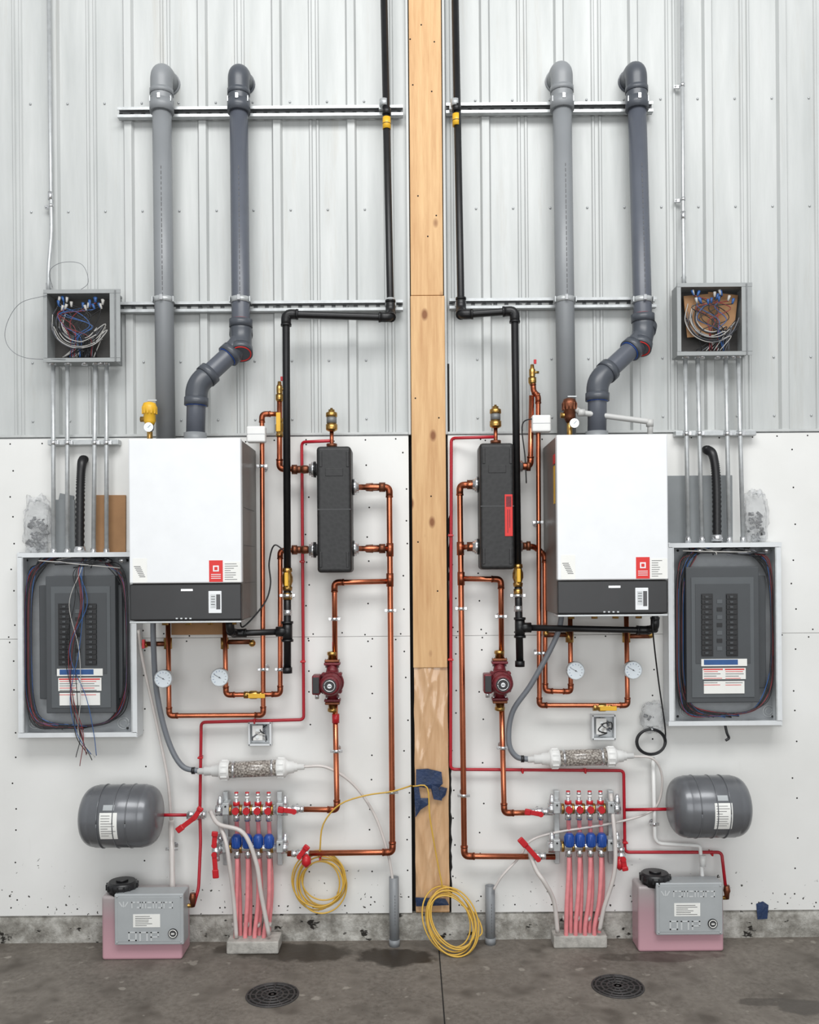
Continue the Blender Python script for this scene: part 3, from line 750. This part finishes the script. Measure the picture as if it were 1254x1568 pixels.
# ================= RELIEF VALVES with gauges over boilers
def relief(u,v,col):
    b=B('relief_valve');d=.2;z=V((0,0,1));p=W(u,v,d)
    b.cyl(p-z*.16,p-z*.02,.012,'brass',10);b.lathe(p-z*.05,p+z*.055,[(0,.016),(.2,.026),(.5,.026),(.55,.032),(.75,.034),(.95,.026),(1,.012)],col,16)
    for i in range(12):
        a=i*math.pi/6;b.box(p+V((math.cos(a)*.031,math.sin(a)*.031,.018)),(.005,.005,.03),col)
    b.box(p+V((.012,0,.062)),(.04,.008,.006),'galv',.001);b.cyl(p-z*.02,p-z*.02+V((-.04,0,0)),.012,'brass',10)
    q=W(u+4,v+22,d);b.cyl(q,q+V((0,-.04,0)),.006,'brass',8);b.cyl(q+V((0,-.04,0)),q+V((0,-.058,0)),.02,'chrome',20);b.cyl(q+V((0,-.058,0)),q+V((0,-.059,0)),.017,'dial',20);b.box(q+V((.003,-.0595,.003)),(.0016,.0008,.016),'ink',rot=Matrix.Rotation(.8,3,'Y'))
    return b.done()
relief(229,635,'yellow');relief(872,629,'bronze')
for (u0,v0,u1,v1) in((377,652,406,677),(815,635,844,661)):
    b=B('sensor_box');b.pb(u0,v0,u1,v1,.10,.145,'wpvc',.008,4);p=W((u0+u1)/2,(v0+v1)/2,.1);b.cyl((p.x,-.002,p.z),(p.x,-.11,p.z),.009,'brass',10);b.pb(u0+1,(v0+v1)/2-.4,u1-1,(v0+v1)/2+.4,.1,.1455,'cabin');b.done()
# ================= RED PEX
def pex(paths,cls):
    b=B('red_pex_pipe')
    for p in paths: b.pipe(p,.0072,'red',.02,10)
    for (u,v,ax) in cls:
        p=W(u,v,.04);b.sleeve(u,v,.04,.009,.012,'redh',ax);b.cyl((p.x,-.002,p.z),(p.x,-.04,p.z),.004,'redh',8)
        b.box((p.x,-.045,p.z),(.024,.016,.008) if ax=='z' else (.008,.016,.024),'redh',.002)
    return b.done()
pex([[(506,675,.12),(462,677,.04),(465,1102,.04),(308,1106,.04),(306,1245,.05),(307,1290,.08),(304,1360,.12),(296,1388,.14)],[(308,1248,.05),(244,1248,.12)]],[(464,1013,'z'),(463,860,'z'),(390,1104,'x'),(307,1160,'z')])
pex([[(757,669,.12),(691,671,.04),(690,1178,.04),(955,1180,.04),(957,1305,.04),(1105,1305,.06),(1112,1366,.1)],[(957,1240,.04),(1024,1239,.12)]],[(690,820,'z'),(690,1010,'z'),(800,1180,'x'),(896,1180,'x'),(1090,1306,'x'),(957,1290,'z')])
def lever(u,v,d,ang,L=.085,ax='x'):
    b=B('red_lever_valve');p=W(u,v,d);a=V((1,0,0)) if ax=='x' else V((0,0,1))
    b.lathe(p-a*.04,p+a*.04,[(0,.016),(.2,.016),(.25,.012),(.35,.02),(.65,.02),(.75,.012),(.8,.016),(1,.016)],'chrome',12)
    b.cyl(p,p+V((0,-.04,0)),.007,'chrome',8);b.cyl((p.x,-.002,p.z),p,.005,'galv',8)
    dr=V((math.cos(ang),0,math.sin(ang)));rt=Matrix.Rotation(-ang,3,'Y')
    b.box(p+V((0,-.043,0))+dr*L*.42,(L,.006,.022),'redh',.003,rt);b.box(p+V((0,-.046,0))+dr*L*.85,(L*.4,.012,.028),'redh',.005,rt)
    b.cyl(p+V((0,-.04,0)),p+V((0,-.05,0)),.012,'redh',10);return b.done()
lever(452,1239,.08,math.pi*.95,.07);lever(460,1307,.08,.9,.06);lever(300,1249,.07,-2.5,.09);lever(302,1247,.08,1.0,.05)
lever(331,1304,.10,-1.5,.10,'z');lever(331,1290,.10,1.5,.06,'z');lever(826,1243,.08,2.95,.07);lever(822,1311,.08,2.3,.12);lever(951,1311,.09,-1.4,.05,'z')
for (u,v) in((469,1318),(949,1322)):
    b=B('red_valve_handle')
    p=W(u,v,.11);b.lathe(p+V((0,0,.03)),p-V((0,0,.03)),[(0,.006),(.3,.02),(.7,.022),(1,.006)],'redh',10);b.cyl((p.x,-.002,p.z),p,.005,'redh',8)
    b.done()
# ================= MANIFOLDS
def manifold(u,v,s=1):
    b=B('radiant_manifold');d=.08
    for uu in (u+7,u+90):
        b.pb(uu-4,v,uu+4,v+112,.02,.05,'galv',.003);b.pb(uu-3,v,uu+3,v+112,.002,.022,'galv')
        for vv in(v+26,v+84):
            b.sleeve(uu,vv,d,.026,.026,'chrome','x');b.pb(uu-5,vv-9,uu+5,vv+9,.04,d+.03,'galv',.003)
            b.sleeve(uu,vv-4,d+.03,.004,.012,'black','y')
    for vv in(v+27,v+85):
        a=W(u-2,vv,d);c=W(u+98,vv,d);z=(a.z+c.z)/2
        b.cyl((a.x,-d,z),(c.x,-d,z),.021,'chrome',18)
        for q in(a.x,c.x): b.cyl((q-.015,-d,z),(q+.015,-d,z),.027,'chrome',6)
        for i in range(5): x=a.x+.05+i*.047;b.cyl((x-.006,-d,z),(x+.006,-d,z),.0235,'brass',16)
    for uu,vv in((u+99,v+12),(u+99,v+70),(u-1,v+12),(u-1,v+70)):
        p=W(uu,vv+6,d);z=V((0,0,1));b.lathe(p-z*.02,p+z*.04,[(0,.012),(.4,.016),(.7,.012),(1,.006)],'chrome',10)
    for i in range(4):
        uu=u+24+i*16.5
        p=W(uu,v+27,d);z=V((0,0,1))
        b.lathe(p+z*.015,p+z*.075,[(0,.013),(.3,.015),(.35,.009),(.8,.009),(.85,.011),(1,.010)],'chrome',12);b.cyl(p+z*.02,p+z*.036,.0155,'redh',12)
        b.cyl(p+z*.05,p+z*.062,.0095,'wpvc',12);b.cyl(p+z*.068,p+z*.08,.009,'redh',12)
        b.cyl(p+V((0,-.015,0)),p+V((0,-.032,0)),.0155,'redh',12);b.cyl(p-z*.018,p-z*.05,.0145,'chrome',8)
        p=W(uu+1,v+80,d);b.lathe(p-z*.012+V((0,-.012,0)),p+z*.048+V((0,-.012,0)),[(0,.018),(.1,.022),(.85,.0205),(1,.014)],'blue',14)
        for k in range(8):
            a=k*math.pi/4;b.box(p+V((math.cos(a)*.0210,-.012+math.sin(a)*.0210,.016)),(.004,.004,.04),'blue')
        b.cyl(p-z*.03,p-z*.06,.0145,'chrome',8)
    return b.done()
manifold(338,1213);manifold(846,1211)
def hoses(u,v,vb,lean):
    b=B('pex_floor_loops')
    for i in range(4):
        uu=u+24+i*16.5
        b.hose([(uu,v+38,.075),(uu+1,v+60,.045),(uu+2,v+90,.035),(uu+3+lean*.4,v+150,.04),(uu-1+lean-(i-1.5)*2,vb-14,.06),(uu-1+lean-(i-1.5)*2,vb+8,.06)],.0100,'pink',10)
        b.hose([(uu+1,v+97,.08),(uu+1,v+120,.085),(uu-4+lean,v+170,.09),(uu-8+lean-(i-1.5)*2,vb-10,.09),(uu-8+lean-(i-1.5)*2,vb+10,.09)],.0100,'pink',10)
    for i in range(4):
        x=u+14+lean+i*17;b.sleeve(x+4,vb-22,.075,.014,.016,'hosew')
    return b.done()
hoses(338,1213,1438,4);hoses(846,1211,1428,2)
b=B('milky_drain_hose')
b.hose([(322,1242,.07),(335,1262,.12),(372,1275,.14),(392,1320,.14),(400,1370,.13),(412,1432,.12)],.010,'hosew',10)
b.hose([(336,1262,.1),(346,1290,.13),(352,1330,.13),(358,1380,.1),(362,1436,.1)],.0095,'hosew',10);b.done()
b=B('milky_drain_hose')
b.hose([(806,1290,.07),(820,1330,.12),(833,1350,.14),(848,1380,.12),(854,1428,.11)],.010,'hosew',10)
b.hose([(935,1215,.08),(942,1290,.12),(940,1340,.13),(925,1390,.12),(918,1424,.11)],.0095,'hosew',10);b.done()
def block(u0,u1,v0,v1):
    b=B('concrete_block');c=G((u0+u1)/2,v1);w=S(u1-u0,.1);y=c.y
    h=.055;b.box((c.x,(y+0)/2-.012,h/2),(w,abs(y)-.02,h),'concb',.006)
    return b.done()
block(347,426,1438,1461);block(848,930,1426,1452)
# ================= EXPANSION TANKS
def tank(u0,v0,u1,v1,side):
    b=B('expansion_tank');d=.18;a=W(u0,(v0+v1)/2,d);c=W(u1,(v0+v1)/2,d);z=(a.z+c.z)/2;r=S(v1-v0,d)/2*.98
    xm=(a.x+c.x)/2;L=(c.x-a.x)*.94;a.x=xm-L/2;c.x=xm+L/2
    pr=[]
    for i in range(11):
        t=i/10*math.pi/2;pr.append((.20*(1-math.cos(t)),r*.985*max(0,math.sin(t))**.55))
    pr+= [(.205,r),(.795,r)]
    for i in range(10,-1,-1):
        t=i/10*math.pi/2;pr.append((1-.20*(1-math.cos(t)),r*.985*max(0,math.sin(t))**.55))
    b.lathe((a.x,-d,z),(c.x,-d,z),pr,'tank',48)
    for q in(.30,.66): b.ring((a.x+L*q,-d,z),(1,0,0),r+.001,.0025,'tank',48)
    e=a.x if side<0 else c.x
    b.cyl((e-.012,-d,z),(e+.012,-d,z),.018,'black',12)
    def lab(x0,x1,a0,a1,m,o=.001):
        vs=[];fs=[];n=12
        for i in range(n+1):
            t=math.radians(a0+(a1-a0)*i/n);y=-d-math.cos(t)*(r+o);zz=z+math.sin(t)*(r+o);vs+=[(x0,y,zz),(x1,y,zz)]
        for i in range(n): fs.append([2*i,2*i+1,2*i+3,2*i+2])
        b.add(vs,fs,m,True)
    lx=a.x+L*(.34 if side<0 else .46)
    lab(lx,lx+.075,-30,20,'paper')
    for q in range(9): lab(lx+.006,lx+rnd(.03,.07),15-q*4.6,14.2-q*4.6,'ink',.002)
    lab(lx+.012,lx+.06,24,34,'cover')
    b.box((xm,-.035,z),(.05,.066,.04),'galv');b.box((xm,-.007,z),(.08,.011,.12),'galv',.002)
    b.ring((xm,-d,z),(1,0,0),r+.001,.0025,'tank',48)
    return b.done()
tank(123,1201,250,1297,-1);tank(1021,1187,1148,1282,1)
# ================= GLYCOL FEEDERS
def feeder(u0,u1,vt,d0,df,c0,c1,c2,c3,l0,l1,lt,lb):
    b=B('glycol_feeder');a=W(u0,vt,df);c=W(u1,vt,df);h=(a.z+c.z)/2;xm=(a.x+c.x)/2
    b.box((xm,-(d0+df)/2,h/2),(c.x-a.x,df-d0,h),'ptank',.012,None,4)
    b.pb(c0,c1,c2,c3,df-.06,df+.03,'cover',.005,3);b.pb(c0+5,c1+5,c2-5,c3-5,df+.03,df+.0315,'cover',.001)
    cw=c2-c0
    f=df+.0315;L=f+.0012
    p=W(c0+14,c1+16,f)
    for q in range(3): b.box(p+V(((q-1)*.012,0,0)),(.005,.002,.024),'cover2',rot=Matrix.Rotation((q-1)*.6,3,'Y'))
    for q in range(8):
        x=c0+26+q*8.2
        b.pb(x,c1+12,x+6,c1+14,f,L,'cover2');b.pb(x,c1+20,x+6,c1+22,f,L,'cover2') if q%2 else b.pb(x,c1+12,x+1.6,c1+22,f,L,'cover2')
        if q%3: b.pb(x+4.6,c1+12,x+6,c1+22,f,L,'cover2')
    b.pb(c0+cw*.27,c1+31,c0+cw*.66,c1+51,f,L,'paper')
    for q in range(6): b.pb(c0+cw*.3,c1+34+q*2.8,c0+cw*rnd(.45,.62),c1+34.8+q*2.8,L,L+.0005,'ink')
    for q in range(3):
        x=c0+cw*.2+q*17
        b.pb(x,c1+58,x+13,c1+60,f,L,'cover2');b.pb(x,c1+58,x+2.4,c1+72,f,L,'cover2');b.pb(x+10.6,c1+58,x+13,c1+(72 if q!=2 else 66),f,L,'cover2')
        if q!=1: b.pb(x,c1+(70 if q==0 else 65),x+13,c1+(72 if q==0 else 67),f,L,'cover2')
    p=W(c2-16,c3-18,f);b.cyl(p,p+V((0,-.006,0)),.021,'black',20);b.ring(p+V((0,-.006,0)),(0,1,0),.016,.002,'paper');b.cyl(p+V((0,-.006,0)),p+V((0,-.007,0)),.010,'ink',16);b.box(p+V((0,-.008,0)),(.014,.002,.005),'paper')
    for q in((c0+4,c1+4),(c2-4,c1+4),(c0+4,c3-4),(c2-4,c3-4)): b.ball(W(q[0],q[1],f),.004,'galv',8)
    y=-(d0+df)/2-.02;pl=W((l0+l1)/2,lt,-y);x=pl.x;R_=S(l1-l0,.15)/2
    b.lathe((x,y,h-.005),(x,y,h+.05),[(0,R_*.85),(.3,R_*.85),(.32,R_),(.8,R_),(.92,R_*.9),(1,R_*.85)],'black',24)
    b.cyl((x,y,h+.05),(x,y,h+.058),R_*.4,'black',16)
    for i in range(16):
        t=i*math.pi/8;b.box((x+R_*math.cos(t),y+R_*math.sin(t),h+.028),(.007,.007,.025),'black',.001)
    return b.done()
feeder(155,278,1372,.04,.19,175,1369,281,1447,164,210,1343,1364)
feeder(977,1108,1357,.03,.15,1005,1352,1107,1432,980,1026,1327,1348)
b=B('white_fill_pipe');b.pipe([(262,1256,.05),(264,1350,.09),(264,1385,.09)],.0125,'hosew');b.clamp(263,1300,.06,.0125)
b.hose([(212,965,.1),(218,1010,.06),(240,1110,.05),(256,1190,.05),(262,1256,.05)],.007,'hosew');b.done()
b=B('white_fill_pipe');b.pipe([(1000,1160,.04),(1003,1285,.04),(1010,1292,.04),(1072,1295,.06),(1076,1350,.09),(1076,1372,.09)],.0085,'wpvc',.015);b.clamp(1002,1262,.04,.0085)
b.sleeve(1076,1318,.08,.013,.05,'wpvc');b.done()
for (u,v,d) in((295,1378,.14),(1113,1366,.10)):
    b=B('feeder_outlet_fitting')
    p=W(u,v,d);b.lathe(p+V((0,0,.03)),p-V((0,0,.03)),[(0,.012),(.4,.016),(.6,.012),(1,.01)],'bronze',10);b.cyl(p-V((0,0,.025)),p+V((-.05,0,-.025)),.009,'brass',10)
    b.done()
# ================= NEUTRALISERS
def neutral(u0,v,u1,dv):
    b=B('condensate_neutralizer');d=.08;a=W(u0,v,d);c=W(u1,v+dv,d);L=(c-a);x=L.normalized()
    b.lathe(a,c,[(0,.014),(.06,.014),(.062,.021),(.13,.021),(.135,.026),(.2,.029),(.205,.037),(.22,.044),(.29,.044),(.295,.039),(.30,.039)],'wpvc',28)
    b.lathe(a,c,[(.29,.037),(.75,.037)],'marble',28)
    b.lathe(a,c,[(.74,.039),(.745,.044),(.82,.044),(.83,.036),(.85,.028),(.9,.026),(.905,.020),(.93,.020),(.935,.014),(1,.013)],'wpvc',28)
    for q in(.255,.782):
        for i in range(12):
            t=i*math.pi/6;p=a+L*q;b.box(p+V((0,math.cos(t)*.044,math.sin(t)*.044)),(.028,.006,.006),'wpvc')
    for q in(.34,.70):
        p=a+L*q;b.cyl((p.x,-.002,p.z),(p.x,-d,p.z),.006,'galv',8);b.lathe(p-x*.005,p+x*.005,[(0,.0385),(1,.0385)],'chrome',24)
    return b.done()
neutral(303,1181,466,-7);neutral(808,1163,970,-6)
b=B('grey_drain_hose');b.hose([(234,930,.14),(235,990,.13),(240,1060,.10),(256,1130,.08),(278,1172,.08),(306,1181,.08)],.0125,'ghose',12,10);b.sleeve(296,1180,.08,.016,.014,'black','x');b.done()
b=B('grey_drain_hose');b.hose([(862,930,.14),(852,975,.12),(815,1045,.10),(785,1090,.08),(779,1135,.08),(790,1158,.08),(812,1163,.08)],.0125,'ghose',12,10);b.sleeve(800,1162,.08,.016,.014,'black','x');b.done()
b=B('clear_drain_tube');b.hose([(462,1174,.08),(500,1175,.08),(540,1200,.06),(572,1245,.05),(592,1300,.06),(600,1340,.07),(601,1352,.07)],.0065,'hosew',10,10);b.done()
b=B('clear_drain_tube');b.hose([(966,1158,.08),(1000,1162,.08),(1014,1190,.06),(1008,1230,.05),(985,1248,.05),(930,1262,.06),(850,1275,.05),(812,1288,.06),(796,1312,.06),(770,1340,.08),(756,1362,.08)],.0055,'hosew',10,10);b.done()
# ================= STANDPIPES
def stand(u,vt,vb):
    b=B('drain_standpipe');g=G(u,vb);d=-g.y;p=W(u-1,vt,d);r=.0225
    n=24;b.lathe((g.x,g.y,0),(g.x,g.y,p.z),[(0,r),(1,r),(1,r*.82),(.9,r*.82)],'pvc',n)
    b.cyl((g.x,g.y,p.z-.06),(g.x,g.y,p.z-.055),r*.8,'dark',n);b.cyl((g.x,g.y,.03),(g.x,g.y,0),r*1.1,'pvc',n)
    for i in range(10): b.box((g.x+.004,g.y-r,p.z-.08-i*.014),(.002,.001,.009),'ink')
    return b.done()
stand(604,1343,1448);stand(751,1356,1445)
# ================= SMALL BOXES
for (u0,v0,u1,v1) in((380,1106,415,1142),(907,1095,943,1133)):
    b=B('outlet_box');t=2.5
    b.pb(u0,v0,u1,v1,.002,.006,'cab')
    for q in((u0,v0,u1,v0+t),(u0,v1-t,u1,v1),(u0,v0,u0+t,v1),(u1-t,v0,u1,v1)): b.pb(*q,.002,.05,'cab',.001)
    for i in range(7):
        b.hose([(rnd(u0+5,u1-5),v0+4,.02),(rnd(u0+6,u1-6),rnd(v0+8,v1-12),.04),(rnd(u0+6,u1-6),rnd(v0+8,v1-6),.048),(rnd(u0+6,u1-6),rnd(v0+12,v1-4),.05)],.0026,['wblk','wwht','wgrn'][i%3],6)
    b.pb(u0+6,v0+5,u0+22,v1-8,.03,.046,'wpvc',.002)
    for k in(0,1): b.cyl(W(u0+14,v0+12+k*11,.046),W(u0+14,v0+12+k*11,.049),.007,'galv',10)
    b.done()
# ================= COILED BLACK CABLE
b=B('coiled_black_cable');pts=[]
for i in range(48):
    t=i/48*4*2*math.pi;k=1+.06*math.sin(t*.7+i*.05);pts.append((997+22*k*math.cos(t),1136+19*k*math.sin(t),.05+.012*math.sin(t*.5)))
b.hose(pts,.0042,'wblk',6,3);p=W(997,1117,.05);b.cyl((p.x,-.002,p.z+.004),(p.x,-.07,p.z+.004),.004,'galv',6)
b.hose([(1000,945,.2),(1000,970,.2),(1008,1040,.1),(1018,1110,.06),(1019,1136,.05)],.0035,'wblk',6);b.done()
b=B('boiler_cable');b.hose([(437,845,.13),(420,835,.13),(412,862,.12),(414,895,.12),(404,925,.14),(372,960,.16),(368,940,.2)],.0036,'wblk',6);b.done()
b=B('boiler_cable');b.hose([(820,640,.14),(800,650,.12),(804,700,.11),(806,740,.1)],.003,'wblk',6);b.done()
b=B('black_wire_stub');b.hose([(1110,1108,.05),(1113,1122,.06),(1116,1130,.06),(1111,1134,.06)],.006,'wblk',6);b.done()
# ================= YELLOW CABLE
b=B('yellow_cable');pts=[(630,1203,.04),(600,1212,.1),(560,1218,.1),(520,1232,.11),(495,1262,.1),(490,1300,.09)]
for i in range(84):
    t=-math.pi/2+i/84*7*2*math.pi;k=1+.16*math.sin(t*.37+1)
    pts.append((491+35*k*math.cos(t)+4*math.sin(t*.31),1350+(38*k+3*math.sin(t*.53))*math.sin(t)+3*math.cos(t*.43),.05+.02*math.sin(t*.23)))
b.hose(pts,.0036,'ycab',7,4);p=W(491,1312,.05);b.cyl((p.x,-.002,p.z),(p.x,-.09,p.z),.004,'redh',6)
b.done()
b=B('yellow_cable');pts=[(632,1204,.04),(654,1206,.045),(658,1250,.055),(668,1310,.055),(676,1350,.06)]
for i in range(84):
    t=-math.pi/2+i/84*7*2*math.pi;k=1+.12*math.sin(t*.41+1)
    v=1411+47*k*math.sin(t)+2*math.sin(t*.6);u=690+35*k*math.cos(t)+9*math.sin(t)+4*math.sin(t*.27)
    d=.06+max(0,(v-1365)/95)*.11+.012*math.sin(t*.3)
    p=W(u,v,d)
    if p.z<.006: d=-G(u,v).y+.01
    pts.append((u,v,d))
b.hose(pts,.0036,'ycab',7,4)
b.hose([(720,1440,.13),(738,1428,.12),(728,1400,.08),(706,1385,.06)],.0036,'ycab',7,8);b.done()
# ================= FLOOR DRAINS
def fdrain(u,v):
    b=B('floor_drain');g=G(u,v);z=V((0,0,1));r=.103
    b.cyl(g,g+z*.002,r,'dark',40);b.ring(g+z*.002,z,r,.004,'drain',40)
    for q,rr in enumerate((r*.86,r*.64,r*.42,r*.2)):
        b.ring(g+z*.003,z,rr,.0045,'drain',36)
    for i in range(12):
        a=i*math.pi/6;b.box(g+V((math.cos(a),math.sin(a),0))*r*.52+z*.003,(r*.9,.006,.004),'drain',rot=Matrix.Rotation(a,3,'Z'))
    b.cyl(g,g+z*.005,.018,'drain',16);return b.done()
fdrain(417,1524);fdrain(946,1511)
# ================= LIGHT
sc=bpy.context.scene
w=bpy.data.worlds.new('overcast_bay');sc.world=w;w.use_nodes=True
bg=w.node_tree.nodes['Background'];bg.inputs[0].default_value=(.95,.98,1,1);bg.inputs[1].default_value=.50
def area(loc,rot,sx,sy,p,c=(1,1,1)):
    l=bpy.data.lights.new('bay_light','AREA');l.shape='RECTANGLE';l.size=sx;l.size_y=sy;l.energy=p;l.color=c
    o=bpy.data.objects.new('bay_light',l);o.location=loc;o.rotation_euler=rot;sc.collection.objects.link(o)
area((.3,-3.9,5.9),(math.radians(42),0,0),5,1.8,255,(1,1,.99))
area((0,-7.5,2.2),(math.radians(86),0,0),7,3.2,205,(.98,.995,1))
# ================= CAMERA
cam=bpy.data.cameras.new('camera');co=bpy.data.objects.new('camera',cam);sc.collection.objects.link(co)
cam.sensor_fit='VERTICAL';cam.sensor_height=36;cam.sensor_width=28.8;cam.lens=F/1568*36
cam.shift_y=(CY-784)/1568
co.matrix_world=Matrix.Translation((0,-D,H))@Matrix.Rotation(math.radians(90),4,'X')@Matrix.Rotation(-A,4,'Z')
cam.clip_start=.05
sc.camera=co
sc.view_settings.view_transform='Standard'
